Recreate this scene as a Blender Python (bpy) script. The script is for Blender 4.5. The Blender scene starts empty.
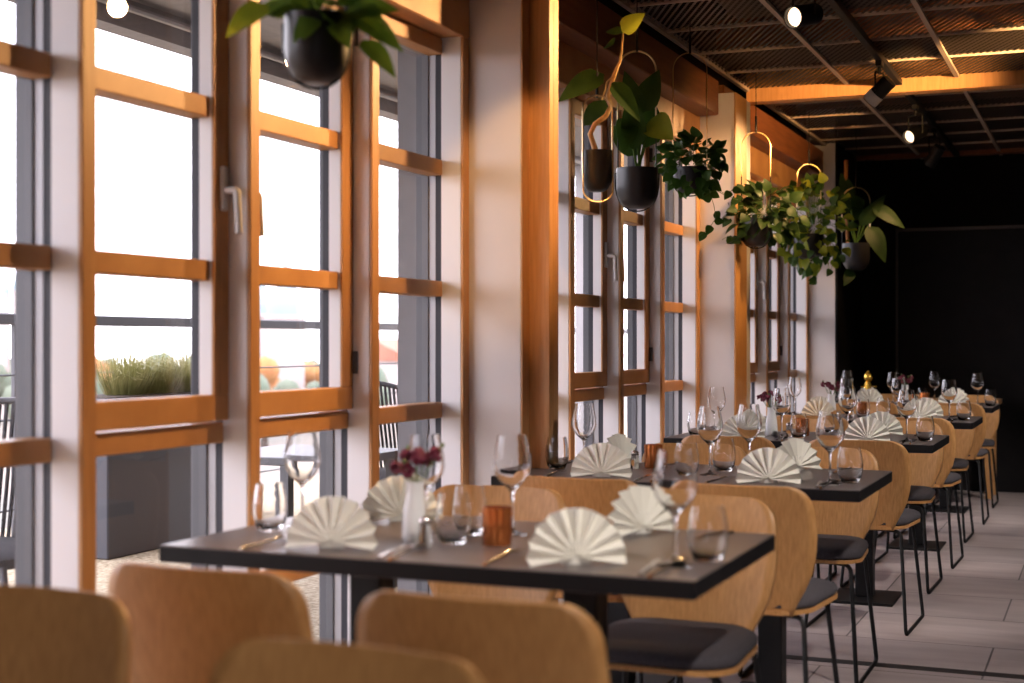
import bpy, math, random
from mathutils import Vector, Matrix
random.seed(7)
C = bpy.context.scene.collection
sc = bpy.context.scene
PI = math.pi
R = math.radians

# ------------------------------------------------------------------ camera, world, exposure
F = 1422.0
TH = math.atan(595 / F)
CT, ST = math.cos(TH), math.sin(TH)
EYE = 1.2
cam_d = bpy.data.cameras.new('camera')
cam = bpy.data.objects.new('camera', cam_d); C.objects.link(cam)
cam.location = (0, 0, EYE); cam.rotation_euler = (PI / 2, 0, TH)
cam_d.sensor_width = 36; cam_d.lens = F / 1024 * 36
cam_d.clip_start = .05; cam_d.clip_end = 900
cam_d.dof.use_dof = True; cam_d.dof.focus_distance = 6.4; cam_d.dof.aperture_fstop = 2.5
sc.camera = cam
sc.view_settings.view_transform = 'Standard'; sc.view_settings.look = 'None'
sc.view_settings.exposure = 0.0; sc.view_settings.gamma = 1; sc.view_settings.use_curve_mapping = False
w = bpy.data.worlds.new('overcast_sky'); sc.world = w; w.use_nodes = True
nt = w.node_tree; bg = nt.nodes['Background']
tc = nt.nodes.new('ShaderNodeTexCoord'); sx = nt.nodes.new('ShaderNodeSeparateXYZ'); rp = nt.nodes.new('ShaderNodeValToRGB')
nt.links.new(tc.outputs['Generated'], sx.inputs[0]); nt.links.new(sx.outputs['Z'], rp.inputs[0]); nt.links.new(rp.outputs[0], bg.inputs[0])
rp.color_ramp.elements[0].color = (.97, .93, 1, 1); rp.color_ramp.elements[1].color = (.86, .84, 1, 1)
bg.inputs[1].default_value = 7.6
cy = sc.cycles
cy.max_bounces = 10; cy.diffuse_bounces = 4; cy.glossy_bounces = 4; cy.transmission_bounces = 8; cy.transparent_max_bounces = 24
cy.caustics_reflective = False; cy.caustics_refractive = False; cy.sample_clamp_indirect = 6
try: cy.use_denoising = True
except Exception: pass
WARM = (1.0, .56, .22)
SPOT_W = 0.40

def P(u, v, d):                       # a point seen at pixel (u, v), d metres in front of the lens
    xc = (u - 512) / F * d; zc = (341.5 - v) / F * d
    return Vector((xc * CT - d * ST, xc * ST + d * CT, EYE + zc))

# ------------------------------------------------------------------ materials
def mat(name, col, rough=.5, metal=0., spec=.5, **kw):
    m = bpy.data.materials.new(name); m.use_nodes = True
    b = m.node_tree.nodes['Principled BSDF']
    b.inputs['Base Color'].default_value = (*col, 1); b.inputs['Roughness'].default_value = rough
    b.inputs['Metallic'].default_value = metal; b.inputs['Specular IOR Level'].default_value = spec
    for k, v in kw.items(): b.inputs[k.replace('_', ' ')].default_value = v
    return m
def nn(m, t): return m.node_tree.nodes.new(t)
def ln(m, a, b): m.node_tree.links.new(a, b)
def mottled(name, c1, c2, scale, rough=.5, stretch=(1, 1, 1), metal=0, spec=.5, detail=4, bump=0, lo=.3, hi=.7):
    m = mat(name, c1, rough, metal, spec); b = m.node_tree.nodes['Principled BSDF']
    t = nn(m, 'ShaderNodeTexCoord'); mp = nn(m, 'ShaderNodeMapping'); n = nn(m, 'ShaderNodeTexNoise'); r = nn(m, 'ShaderNodeValToRGB')
    mp.inputs['Scale'].default_value = stretch; n.inputs['Scale'].default_value = scale; n.inputs['Detail'].default_value = detail
    ln(m, t.outputs['Object'], mp.inputs[0]); ln(m, mp.outputs[0], n.inputs['Vector']); ln(m, n.outputs['Fac'], r.inputs[0])
    r.color_ramp.elements[0].position = lo; r.color_ramp.elements[1].position = hi
    r.color_ramp.elements[0].color = (*c1, 1); r.color_ramp.elements[1].color = (*c2, 1)
    ln(m, r.outputs[0], b.inputs['Base Color'])
    if bump:
        bp = nn(m, 'ShaderNodeBump'); bp.inputs['Strength'].default_value = bump; bp.inputs['Distance'].default_value = .004
        ln(m, n.outputs['Fac'], bp.inputs['Height']); ln(m, bp.outputs[0], b.inputs['Normal'])
    return m
def glassy(name, tint, ior=1.45, rough=0.0, gain=1.0):
    m = bpy.data.materials.new(name); m.use_nodes = True; m.node_tree.nodes.clear()
    o = nn(m, 'ShaderNodeOutputMaterial'); mx = nn(m, 'ShaderNodeMixShader'); t = nn(m, 'ShaderNodeBsdfTransparent'); g = nn(m, 'ShaderNodeBsdfGlossy')
    f = nn(m, 'ShaderNodeFresnel'); f.inputs[0].default_value = ior
    t.inputs[0].default_value = (*tint, 1); g.inputs['Roughness'].default_value = rough
    mu = nn(m, 'ShaderNodeMath'); mu.operation = 'MULTIPLY'; mu.inputs[1].default_value = gain; mu.use_clamp = True
    ge = nn(m, 'ShaderNodeNewGeometry'); sb = nn(m, 'ShaderNodeMath'); sb.operation = 'SUBTRACT'; sb.inputs[0].default_value = gain
    ln(m, ge.outputs['Backfacing'], sb.inputs[1]); ln(m, sb.outputs[0], mu.inputs[1])
    ln(m, f.outputs[0], mu.inputs[0]); ln(m, mu.outputs[0], mx.inputs[0]); ln(m, t.outputs[0], mx.inputs[1]); ln(m, g.outputs[0], mx.inputs[2]); ln(m, mx.outputs[0], o.inputs[0])
    return m
def leafy(name, c1, c2, trans=.3):
    m = mottled(name, c1, c2, 9, .5, detail=3, spec=.25)
    b = m.node_tree.nodes['Principled BSDF']; o = [n for n in m.node_tree.nodes if n.type == 'OUTPUT_MATERIAL'][0]
    r = [n for n in m.node_tree.nodes if n.type == 'VALTORGB'][0]
    t = nn(m, 'ShaderNodeBsdfTranslucent'); mx = nn(m, 'ShaderNodeMixShader'); mx.inputs[0].default_value = trans
    ln(m, r.outputs[0], t.inputs[0]); ln(m, b.outputs[0], mx.inputs[1]); ln(m, t.outputs[0], mx.inputs[2]); ln(m, mx.outputs[0], o.inputs[0])
    return m
M = {}
M['wood'] = mottled('amber_wood', (.48, .225, .080), (.60, .305, .12), 14, .45, (6, .5, .5))
M['wood_v'] = mottled('amber_wood_upright', (.48, .225, .080), (.60, .305, .12), 14, .45, (6, 6, .35))
M['beam'] = mottled('red_brown_beam', (.17, .050, .016), (.25, .085, .028), 10, .5, (4, .4, 4))
M['oak'] = mottled('oak_veneer', (.41, .195, .063), (.56, .29, .108), 15, .42, (11, 11, .45), detail=6)
M['white'] = mat('white_lacquer', (.74, .71, .72), .35)
M['plaster'] = mottled('pale_plaster', (.62, .575, .56), (.67, .62, .60), 3, .28)
M['alu'] = mat('grey_aluminium', (.38, .37, .39), .4, .2)
M['gasket'] = mat('dark_gasket', (.02, .02, .03), .6)
M['soffit'] = mottled('grey_soffit', (.27, .255, .265), (.31, .295, .305), 20, .7)
M['grey'] = mottled('grey_render', (.13, .125, .135), (.15, .145, .155), 20, .7)
M['pane'] = glassy('window_glass', (.95, .95, .96), 1.5)
M['tabletop'] = mottled('dark_tabletop', (.105, .084, .080), (.13, .106, .10), 25, .36, (1, 6, 1))
M['edge'] = mat('black_edge', (.006, .005, .006), .6, 0, .25)
M['black'] = mat('black_steel', (.006, .0055, .006), .5, 0, .3)
M['cushion'] = mottled('charcoal_wool', (.035, .030, .036), (.055, .048, .056), 120, .9, bump=.3)
M['napkin'] = mat('ivory_paper_cloth', (.80, .77, .70), .85, 0, .2)
M['glass'] = None
M['steel'] = mat('polished_steel', (.62, .58, .57), .16, 1)
M['copper'] = mat('copper_glass', (.62, .20, .06), .22, .85)
M['porcelain'] = mat('white_porcelain', (.78, .76, .76), .25)
M['petal'] = mottled('burgundy_petals', (.10, .008, .025), (.20, .02, .05), 60, .7)
M['stem'] = mat('green_stem', (.08, .13, .03), .5)
M['bark'] = mottled('lit_brown_vine', (.58, .34, .13), (.78, .52, .22), 60, .6)  # warm lamplight on the stem is put into the brightened bark colour
M['moss'] = mottled('moss_pole', (.30, .12, .04), (.42, .19, .06), 70, .95)
M['brass'] = mat('brushed_brass', (.78, .56, .28), .3, 1)
M['gold'] = mat('gold_metal', (.85, .55, .10), .25, 1)
M['pot'] = mottled('black_ceramic', (.016, .015, .017), (.024, .022, .025), 12, .38)
M['soil'] = mottled('potting_soil', (.03, .02, .012), (.06, .04, .025), 60, .95)
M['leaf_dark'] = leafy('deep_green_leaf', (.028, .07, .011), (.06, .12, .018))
M['leaf_deep'] = leafy('shaded_green_leaf', (.012, .034, .006), (.03, .062, .012), .15)  # darker leaf copy, shade put into the colour for overlit plants
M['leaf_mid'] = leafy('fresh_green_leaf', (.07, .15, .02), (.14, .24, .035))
M['leaf_lime_lit'] = leafy('lime_and_lit_leaf', (.20, .27, .02), (.36, .38, .035), .4)  # the ivy's own lime; on the other plants lamplight painted as colour
M['dark_wall'] = mottled('black_wall', (.006, .0055, .006), (.009, .008, .0085), 30, .8, spec=.15)
M['dark_panel'] = mottled('black_door', (.009, .008, .009), (.013, .012, .012), 8, .6, spec=.2)
M['door_edge'] = mat('dull_grey_edge', (.10, .085, .075), .5)
M['room'] = mottled('brown_grey_wall', (.05, .043, .04), (.06, .052, .048), 5, .8)
M['slab'] = mottled('dark_ceiling_slab', (.007, .005, .0045), (.016, .010, .007), 4, .9)
M['bar'] = mat('bronze_bar', (.50, .39, .30), .5)
M['groove'] = mottled('slate_strip', (.012, .009, .009), (.02, .015, .015), 30, .7)
M['rope'] = mottled('grey_rope', (.045, .043, .048), (.08, .078, .085), 60, .9)
M['iron'] = mat('grey_iron', (.10, .10, .11), .5, .3)
M['gravel'] = mottled('golden_gravel', (.20, .14, .07), (.62, .52, .36), 45, .95, detail=6, bump=1)
M['planter'] = mat('slate_planter', (.045, .047, .06), .6)
M['grass'] = leafy('dry_grass', (.24, .24, .08), (.42, .38, .17), .3)
M['town_ground'] = mottled('far_ground', (.12, .12, .10), (.25, .20, .16), .06, 1)
M['town_wall'] = mottled('far_facade', (.42, .36, .34), (.50, .44, .42), .2, .9)
M['town_roof'] = mottled('far_roof', (.30, .12, .08), (.38, .17, .11), .4, .9)
M['copper_green'] = mat('verdigris', (.24, .33, .36), .7)
M['tree_a'] = mottled('autumn_crown', (.30, .12, .05), (.40, .22, .08), .6, 1)
M['tree_b'] = mottled('dull_green_crown', (.10, .13, .09), (.16, .18, .13), .6, 1)
M['trunk'] = mat('trunk_bark', (.07, .05, .04), .9)
g = bpy.data.materials.new('clear_glass'); g.use_nodes = True; M['glass'] = g
b = g.node_tree.nodes['Principled BSDF']; b.inputs['Roughness'].default_value = 0; b.inputs['Transmission Weight'].default_value = 1
b.inputs['IOR'].default_value = 1.35; b.inputs['Base Color'].default_value = (1, 1, 1, 1)
def emit(name, col, s):
    m = bpy.data.materials.new(name); m.use_nodes = True; b = m.node_tree.nodes['Principled BSDF']
    b.inputs['Base Color'].default_value = (*col, 1); b.inputs['Emission Color'].default_value = (*col, 1); b.inputs['Emission Strength'].default_value = s
    return m
M['lamp_on'] = emit('lit_lens', (1, .70, .45), 3)
M['white_paint'] = mat('lamp_white', (.6, .57, .55), .5)

def floor_mat():
    m = mat('mauve_grey_tiles', (.3, .27, .27), .5); b = m.node_tree.nodes['Principled BSDF']
    t = nn(m, 'ShaderNodeTexCoord'); mp = nn(m, 'ShaderNodeMapping'); br = nn(m, 'ShaderNodeTexBrick'); n = nn(m, 'ShaderNodeTexNoise')
    mp.inputs['Location'].default_value = (.41 + 1.14 * 8, -5.87 + .57 * 20, 0)
    br.inputs['Scale'].default_value = 1; br.inputs['Brick Width'].default_value = 1.14; br.inputs['Row Height'].default_value = .57
    br.inputs['Mortar Size'].default_value = .004; br.offset = .5
    br.inputs['Color1'].default_value = (.39, .33, .325, 1); br.inputs['Color2'].default_value = (.46, .385, .375, 1); br.inputs['Mortar'].default_value = (.10, .085, .085, 1)
    n.inputs['Scale'].default_value = 5; n.inputs['Detail'].default_value = 6
    mp2 = nn(m, 'ShaderNodeMapping'); mp2.inputs['Scale'].default_value = (.4, 1.6, 1)
    mx = nn(m, 'ShaderNodeMix'); mx.data_type = 'RGBA'; mx.blend_type = 'MULTIPLY'; mx.inputs['Factor'].default_value = .8
    r = nn(m, 'ShaderNodeValToRGB'); r.color_ramp.elements[0].color = (.62, .60, .60, 1); r.color_ramp.elements[0].position = .3; r.color_ramp.elements[1].position = .72
    ln(m, t.outputs['Object'], mp.inputs[0]); ln(m, mp.outputs[0], br.inputs['Vector'])
    ln(m, t.outputs['Object'], mp2.inputs[0]); ln(m, mp2.outputs[0], n.inputs['Vector']); ln(m, n.outputs['Fac'], r.inputs[0])
    ln(m, br.outputs['Color'], mx.inputs['A']); ln(m, r.outputs[0], mx.inputs['B']); ln(m, mx.outputs['Result'], b.inputs['Base Color'])
    return m
M['floor'] = floor_mat()

def lattice_mat():                      # expanded metal: real holes
    m = bpy.data.materials.new('expanded_metal'); m.use_nodes = True; m.node_tree.nodes.clear()
    o = nn(m, 'ShaderNodeOutputMaterial'); mx = nn(m, 'ShaderNodeMixShader'); t = nn(m, 'ShaderNodeBsdfTransparent'); p = nn(m, 'ShaderNodeBsdfPrincipled')
    p.inputs['Base Color'].default_value = (.075, .055, .043, 1); p.inputs['Roughness'].default_value = .55; p.inputs['Metallic'].default_value = .3
    tc = nn(m, 'ShaderNodeTexCoord'); s = nn(m, 'ShaderNodeSeparateXYZ'); ln(m, tc.outputs['Object'], s.inputs[0])
    def math_(op, a, bb):
        n = nn(m, 'ShaderNodeMath'); n.operation = op
        for i, v in enumerate((a, bb)):
            if v is None: continue
            if isinstance(v, (int, float)): n.inputs[i].default_value = v
            else: ln(m, v, n.inputs[i])
        return n.outputs[0]
    X = math_('MULTIPLY', s.outputs['X'], 30); Y = math_('MULTIPLY', s.outputs['Y'], 15)
    def line(q, w_):
        f = math_('FRACT', q, None); d = math_('ABSOLUTE', math_('SUBTRACT', f, .5), None)
        return math_('LESS_THAN', d, w_)
    k = math_('MAXIMUM', line(math_('ADD', math_('ADD', X, Y), 1000), .17), line(math_('SUBTRACT', math_('ADD', X, 1000), Y), .06))
    ln(m, k, mx.inputs[0]); ln(m, t.outputs[0], mx.inputs[1]); ln(m, p.outputs[0], mx.inputs[2]); ln(m, mx.outputs[0], o.inputs[0])
    return m
M['lattice'] = lattice_mat()

# ------------------------------------------------------------------ mesh builder
class MB:
    def __init__(s): s.v = []; s.f = []
    def add(s, vs, fs):
        n = len(s.v); s.v += [Vector(p) for p in vs]; s.f += [tuple(i + n for i in f) for f in fs]; return s
    def box(s, x0, x1, y0, y1, z0, z1):
        return s.add([(x0, y0, z0), (x1, y0, z0), (x1, y1, z0), (x0, y1, z0), (x0, y0, z1), (x1, y0, z1), (x1, y1, z1), (x0, y1, z1)],
                     [(0, 3, 2, 1), (4, 5, 6, 7), (0, 1, 5, 4), (1, 2, 6, 5), (2, 3, 7, 6), (3, 0, 4, 7)])
    def cbox(s, x0, x1, y0, y1, z0, z1, c=.004):     # box with chamfered edges
        vs = []
        for z, i in ((z0, c), (z0 + c, 0), (z1 - c, 0), (z1, c)):
            vs += [(x0 + i + c, y0 + i, z), (x1 - i - c, y0 + i, z), (x1 - i, y0 + i + c, z), (x1 - i, y1 - i - c, z), (x1 - i - c, y1 - i, z), (x0 + i + c, y1 - i, z), (x0 + i, y1 - i - c, z), (x0 + i, y0 + i + c, z)]
        fs = [tuple(range(7, -1, -1)), tuple(range(24, 32))]
        for k in range(3):
            for j in range(8): fs.append((k * 8 + j, k * 8 + (j + 1) % 8, k * 8 + 8 + (j + 1) % 8, k * 8 + 8 + j))
        return s.add(vs, fs)
    def tube(s, pts, r, n=8, closed=False):
        pts = [Vector(p) for p in pts]; N = len(pts); rr = r if isinstance(r, (list, tuple)) else [r] * N
        rings = []; up = None
        for i, p in enumerate(pts):
            if closed: t = pts[(i + 1) % N] - pts[i - 1]
            else: t = pts[min(i + 1, N - 1)] - pts[max(i - 1, 0)]
            if t.length < 1e-9: t = Vector((0, 0, 1))
            t.normalize()
            if up is None: up = Vector((0, 0, 1)) if abs(t.z) < .9 else Vector((1, 0, 0))
            a = t.cross(up)
            if a.length < 1e-6: a = t.orthogonal()
            a.normalize(); bb = a.cross(t).normalized(); up = bb
            rings.append([p + (a * math.cos(2 * PI * k / n) + bb * math.sin(2 * PI * k / n)) * rr[i] for k in range(n)])
        vs = [q for ring in rings for q in ring]; fs = []
        for i in range(N if closed else N - 1):
            j = (i + 1) % N
            for k in range(n): fs.append((i * n + k, i * n + (k + 1) % n, j * n + (k + 1) % n, j * n + k))
        if not closed: fs += [tuple(range(n - 1, -1, -1)), tuple((N - 1) * n + k for k in range(n))]
        return s.add(vs, fs)
    def lathe(s, prof, n=24, c=(0, 0, 0), axis=None):
        c = Vector(c); q = Vector((0, 0, 1)).rotation_difference(Vector(axis).normalized()) if axis is not None else None
        vs = []; fs = []; idx = []
        for r, z in prof:
            if r < 1e-6: idx.append([len(vs)]); vs.append(Vector((0, 0, z)))
            else: idx.append(list(range(len(vs), len(vs) + n))); vs += [Vector((r * math.cos(2 * PI * k / n), r * math.sin(2 * PI * k / n), z)) for k in range(n)]
        for a, bb in zip(idx, idx[1:]):
            for k in range(n):
                k2 = (k + 1) % n
                if len(a) == 1 and len(bb) == 1: continue
                if len(a) == 1: fs.append((a[0], bb[k2], bb[k]))
                elif len(bb) == 1: fs.append((a[k], a[k2], bb[0]))
                else: fs.append((a[k], a[k2], bb[k2], bb[k]))
        return s.add([c + (q @ p if q else p) for p in vs], fs)
    def grid(s, rows):                    # rows of points
        n = len(rows[0]); fs = []
        for i in range(len(rows) - 1):
            for k in range(n - 1): fs.append((i * n + k, i * n + k + 1, (i + 1) * n + k + 1, (i + 1) * n + k))
        return s.add([p for r in rows for p in r], fs)
    def prism(s, poly, z0, z1):
        n = len(poly); return s.add([(x, y, z0) for x, y in poly] + [(x, y, z1) for x, y in poly],
            [tuple(range(n - 1, -1, -1)), tuple(range(n, 2 * n))] + [(k, (k + 1) % n, n + (k + 1) % n, n + k) for k in range(n)])
    def build(s, name, m, parent=None, smooth=None, world=True, solid=0, bevel=0, sub=0):
        off = Vector(parent_loc(parent)) if (parent and world) else Vector((0, 0, 0))
        me = bpy.data.meshes.new(name); me.from_pydata([tuple(p - off) for p in s.v], [], s.f); me.materials.append(m)
        if smooth is not None:
            me.polygons.foreach_set('use_smooth', [True] * len(me.polygons))
            if smooth < 180: me.set_sharp_from_angle(angle=R(smooth))
        me.update()
        o = bpy.data.objects.new(name, me); C.objects.link(o)
        if parent: o.parent = parent
        if solid: q = o.modifiers.new('thickness', 'SOLIDIFY'); q.thickness = solid; q.offset = 0
        if bevel: q = o.modifiers.new('bevel', 'BEVEL'); q.width = bevel; q.segments = 2; q.limit_method = 'ANGLE'
        if sub: q = o.modifiers.new('smooth', 'SUBSURF'); q.levels = sub; q.render_levels = sub
        return o
def parent_loc(p):
    l = Vector((0, 0, 0))
    while p: l += p.location; p = p.parent
    return l
def thing(name, label, cat, loc=(0, 0, 0), rz=0, group=None):
    o = bpy.data.objects.new(name, None); C.objects.link(o); o.location = loc; o.rotation_euler = (0, 0, rz); o.empty_display_size = .05
    return tag(o, label, cat, group)
def tag(o, label, cat, group=None, kind=None):
    o['label'] = label; o['category'] = cat
    if group: o['group'] = group
    if kind: o['kind'] = kind
    return o
def struct(o, label=None, cat=None):
    o['kind'] = 'structure'
    if label: o['label'] = label
    if cat: o['category'] = cat
    return o
def kids(o): return [c for c in C.objects if c.parent == o]
def dup(root, loc, rz, label, group=None):
    r = root.copy(); C.objects.link(r); r.location = loc; r.rotation_euler = (0, 0, rz); r['label'] = label
    if group: r['group'] = group
    for ch in KIDS[root.name]:
        c = ch.copy(); C.objects.link(c); c.parent = r
        for g2 in KIDS.get(ch.name, []):
            d = g2.copy(); C.objects.link(d); d.parent = c
    return r
KIDS = {}
def remember(root):
    ks = kids(root); KIDS[root.name] = ks
    for k in ks: KIDS[k.name] = kids(k)
    return root
used = set()
def place(proto, loc, rz, label, group=None):
    if proto.name not in used:
        used.add(proto.name); proto.location = loc; proto.rotation_euler = (0, 0, rz); proto['label'] = label
        if group: proto['group'] = group
        return proto
    return dup(proto, loc, rz, label, group)
def fillet(pts, r, n=5):
    out = [Vector(pts[0])]
    for a, b_, c in zip(pts, pts[1:], pts[2:]):
        a, b_, c = Vector(a), Vector(b_), Vector(c); d1 = (a - b_).normalized(); d2 = (c - b_).normalized()
        k = min(r, (a - b_).length * .45, (c - b_).length * .45)
        p0 = b_ + d1 * k; p2 = b_ + d2 * k
        for i in range(n + 1):
            t = i / n; out.append(p0 * (1 - t) ** 2 + b_ * 2 * t * (1 - t) + p2 * t * t)
    out.append(Vector(pts[-1])); return out

# ------------------------------------------------------------------ room shell
H = 2.70
WX = -2.10                                # room-side face of the mullions
YB, YF = -3.0, 12.0
XR = 4.2
BZ0, BZ1 = .9, 1.9
o = MB().box(-2.34, XR, YB, YF, -.12, 0).build('floor', M['floor']); struct(o, 'mauve grey large format tile floor', 'floor')
o = MB().box(-2.30, XR, 5.36, 5.425, -.01, .0015).build('trim_1', M['groove']); struct(o, 'dark strip let into the tile floor across the room', 'trim')
o = MB().box(XR, XR + .15, YB, YF, 0, 3.3).build('wall_right', M['room']); struct(o)
BW = [(1.2, 2.6)]          # unseen window added behind the camera as fill daylight
mb = MB().box(-2.4, XR, YB - .15, YB, 0, BZ0).box(-2.4, XR, YB - .15, YB, BZ1, 3.3)
for a, b_ in [(-2.4, BW[0][0]), (BW[0][1], XR)]: mb.box(a, b_, YB - .15, YB, BZ0, BZ1)
struct(mb.build('wall_back', M['room']))
for k, (a, b_) in enumerate(BW):
    t = thing('window_%d' % (13 + k), 'unseen window added in the wall behind the camera for fill light', 'window', ((a + b_) / 2, YB, BZ0)); struct(t)
    MB().box(a, b_, YB - .09, YB - .08, BZ0, BZ1).build('pane', M['pane'], t)
    fr = MB().box(a, a + .06, YB - .12, YB - .04, BZ0, BZ1).box(b_ - .06, b_, YB - .12, YB - .04, BZ0, BZ1).box(a + .06, b_ - .06, YB - .12, YB - .04, BZ0, BZ0 + .06).box(a + .06, b_ - .06, YB - .12, YB - .04, BZ1 - .06, BZ1)
    fr.build('window_frame', M['wood'], t)
o = MB().box(-2.4, XR, YF, YF + .15, 0, 3.3).build('wall_front', M['dark_wall']); struct(o, 'black far end wall', 'wall')
# far end: the large black sliding door panel
dr = thing('door_1', 'large flush black door in the far wall', 'door', (-1.58, 12, 0)); struct(dr)
MB().cbox(-1.58, -.05, 11.965, 12.0, 0, 2.10).build('door_panel', M['dark_panel'], dr)
MB().box(-1.60, -.03, 11.955, 12.0, 2.10, 2.125).box(-1.596, -1.582, 11.95, 12.0, 0, 2.10).build('door_frame', M['door_edge'], dr)
MB().tube(fillet([(-.50, 11.965, .62), (-.50, 11.92, .62), (-.50, 11.92, .92), (-.50, 11.965, .92)], .02), .01).build('door_handle', M['bar'], dr, smooth=40)
# ceiling: mesh field, slab, bars, cross beams
o = MB().box(-2.4, XR, YB, YF, 3.2, 3.3).build('ceiling', M['slab']); struct(o, 'dark slab above the metal mesh', 'ceiling')
o = MB().box(-1.97, XR, YB, YF, H + .004, H + .008).build('trim_2', M['lattice']); struct(o, 'expanded metal ceiling mesh', 'ceiling mesh')
nb = 3
def trim(mb, m, label=None, **kw):
    global nb
    o = mb.build('trim_%d' % nb, m, **kw); nb += 1; return struct(o, label)
BEAMS = [1.90, 5.0 - .02, 8.37, 11.6]
trim(MB().box(-1.99, -1.965, YB, 8.36, H - .012, H + .02), M['bar'], 'bronze edge strip of the near mesh ceiling')
trim(MB().box(-1.99, -1.965, 8.50, YF, H - .012, H + .02), M['bar'], 'bronze edge strip of the far mesh ceiling')
for X in (-1.39, -.78, -.17, .44, 1.05, 1.66, 2.27, 2.88): trim(MB().box(X - .012, X + .012, YB, YF, H - .012, H + .004), M['bar'])
y = 8.37 - .575 * 19
while y < 12:
    if abs(y - 8.37) > .1: trim(MB().box(-1.965, XR, y - .006, y + .006, H - .006, H + .012), M['bar'])
    y += .575
trim(MB().cbox(-1.985, XR, 8.36, 8.47, H - .075, H + .10), M['wood'], 'orange timber cross beam under the mesh ceiling')
trim(MB().box(-1.965, XR, 11.72, 11.80, H - .03, H + .06), M['beam'], 'dark timber beam at the far end of the ceiling')
for yy in (7.72, 6.1, 4.3, 9.9): trim(MB().box(-2.0, XR, yy, yy + .09, H + .12, H + .28), M['beam'])

# ------------------------------------------------------------------ window wall
STEP = .675
RAILS = (.10, .53, .957, 1.387, 1.818, 2.248)
GL = -2.243
BAYS = [(1.87, (2.546, 3.218, 3.897, 4.574)), (4.993, (5.668, 6.338, 7.008, 7.690)), (8.11, (8.79, 9.465, 10.165, 10.84))]
KINDW = ('fixed', 'sash', 'sash', 'fixed')
wn = 1
def mullion(y, parent):
    MB().box(-2.187, WX - .012, y, y + .05, 0, 2.28).build('mullion', M['white'], parent)
    MB().cbox(WX - .012, WX, y, y + .05, 0, 2.28, .003).build('mullion_cover', M['wood_v'], parent)
    MB().box(-2.210, -2.187, y + .002, y + .048, 0, 2.28).build('gasket', M['gasket'], parent)
    MB().box(-2.236, -2.210, y, y + .05, 0, 2.30).build('glazing_bead', M['alu'], parent)
    MB().box(-2.285, -2.236, y - .006, y + .056, 0, 2.35).build('outer_frame', M['iron'], parent)
def make_window(n, y0, y1, kind, side):
    wdw = thing('window_%d' % n, 'wood framed tall window with cross rails', 'window', (WX, (y0 + y1) / 2, 0)); struct(wdw)
    mullion(y0, wdw)
    a, b_ = y0 + .05, y1
    MB().box(GL - .006, GL + .006, a, b_, .02, 2.30).build('pane', M['pane'], wdw)
    for z in RAILS:
        if kind == 'sash' and z > 2.2: continue
        MB().cbox(GL + .004, -2.18, a, b_ - .005, z - .0275, z + .0275, .003).build('rail', M['wood'], wdw)
        MB().box(-2.27, GL - .004, a, b_, z - .022, z + .022).build('outer_rail', M['alu'], wdw)
    if kind == 'sash':
        s = MB().cbox(-2.205, -2.165, a, b_ - .003, .990, 1.060, .003).build('sash_bottom', M['wood'], wdw)
        MB().cbox(-2.205, -2.165, a, b_ - .003, 2.205, 2.275, .003).build('sash_top', M['wood'], wdw)
        for ya, yb in ((a, a + .045), (b_ - .072, b_ - .003)):
            st = MB().box(-2.212, -2.173, ya, yb, 1.060, 2.205).build('sash_stile', M['white'], wdw)
            MB().box(-2.236, -2.212, ya + .003, yb - .003, 1.055, 2.21).build('sash_gasket', M['gasket'], st)
            MB().cbox(-2.173, -2.165, ya, yb, 1.060, 2.205, .002).build('stile_cover', M['wood_v'], st)
        yh = b_ - .036 if side > 0 else a + .02
        h = MB().cbox(-2.165, -2.152, yh - .014, yh + .014, 1.545, 1.665, .004).build('handle', M['white_paint'], wdw)
        MB().tube(fillet([(-2.155, yh, 1.60), (-2.118, yh, 1.60), (-2.112, yh, 1.485)], .012), .010, 8).build('lever', M['white_paint'], h, smooth=50)
        yk = b_ - .004 if side < 0 else a + .004
        for z in (1.10, 2.12): MB().lathe([(0, 0), (.009, 0), (.009, .07), (0, .07)], 10, (-2.158, yk, z)).build('hinge', M['iron'], wdw, smooth=40)
    else:
        MB().box(-2.23, -2.2, a, a + .012, 0, 2.28).build('jamb_strip', M['white'], wdw)
    return wdw
for bi, (ys, gr) in enumerate(BAYS):
    starts = [ys] + list(gr[:3]); ends = list(gr)
    for k in range(4):
        make_window(wn, starts[k], ends[k], KINDW[k], 1 if k == 1 else -1); wn += 1
    e = struct(thing('trim_%d' % nb, 'end post of the window bay', 'trim', (WX, gr[3], 0))); nb += 1
    mullion(gr[3], e)
    trim(MB().cbox(-2.30, WX + .002, ys, gr[3] + .05, 2.28, 2.47, .004), M['wood'], 'timber lintel over the window bay')
    MBb = MB().cbox(-2.30, -1.98, ys - .30, gr[3], 2.45 + .001, 2.64, .005)
    trim(MBb, M['beam'], 'red brown timber beam above the windows')
    trim(MB().box(-2.42, -2.30, ys - .5, gr[3] + .45, 2.35, 3.25), M['grey'])
trim(MB().box(-2.32, -2.12, YB, YF, 2.64, 3.2), M['slab'])
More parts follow.
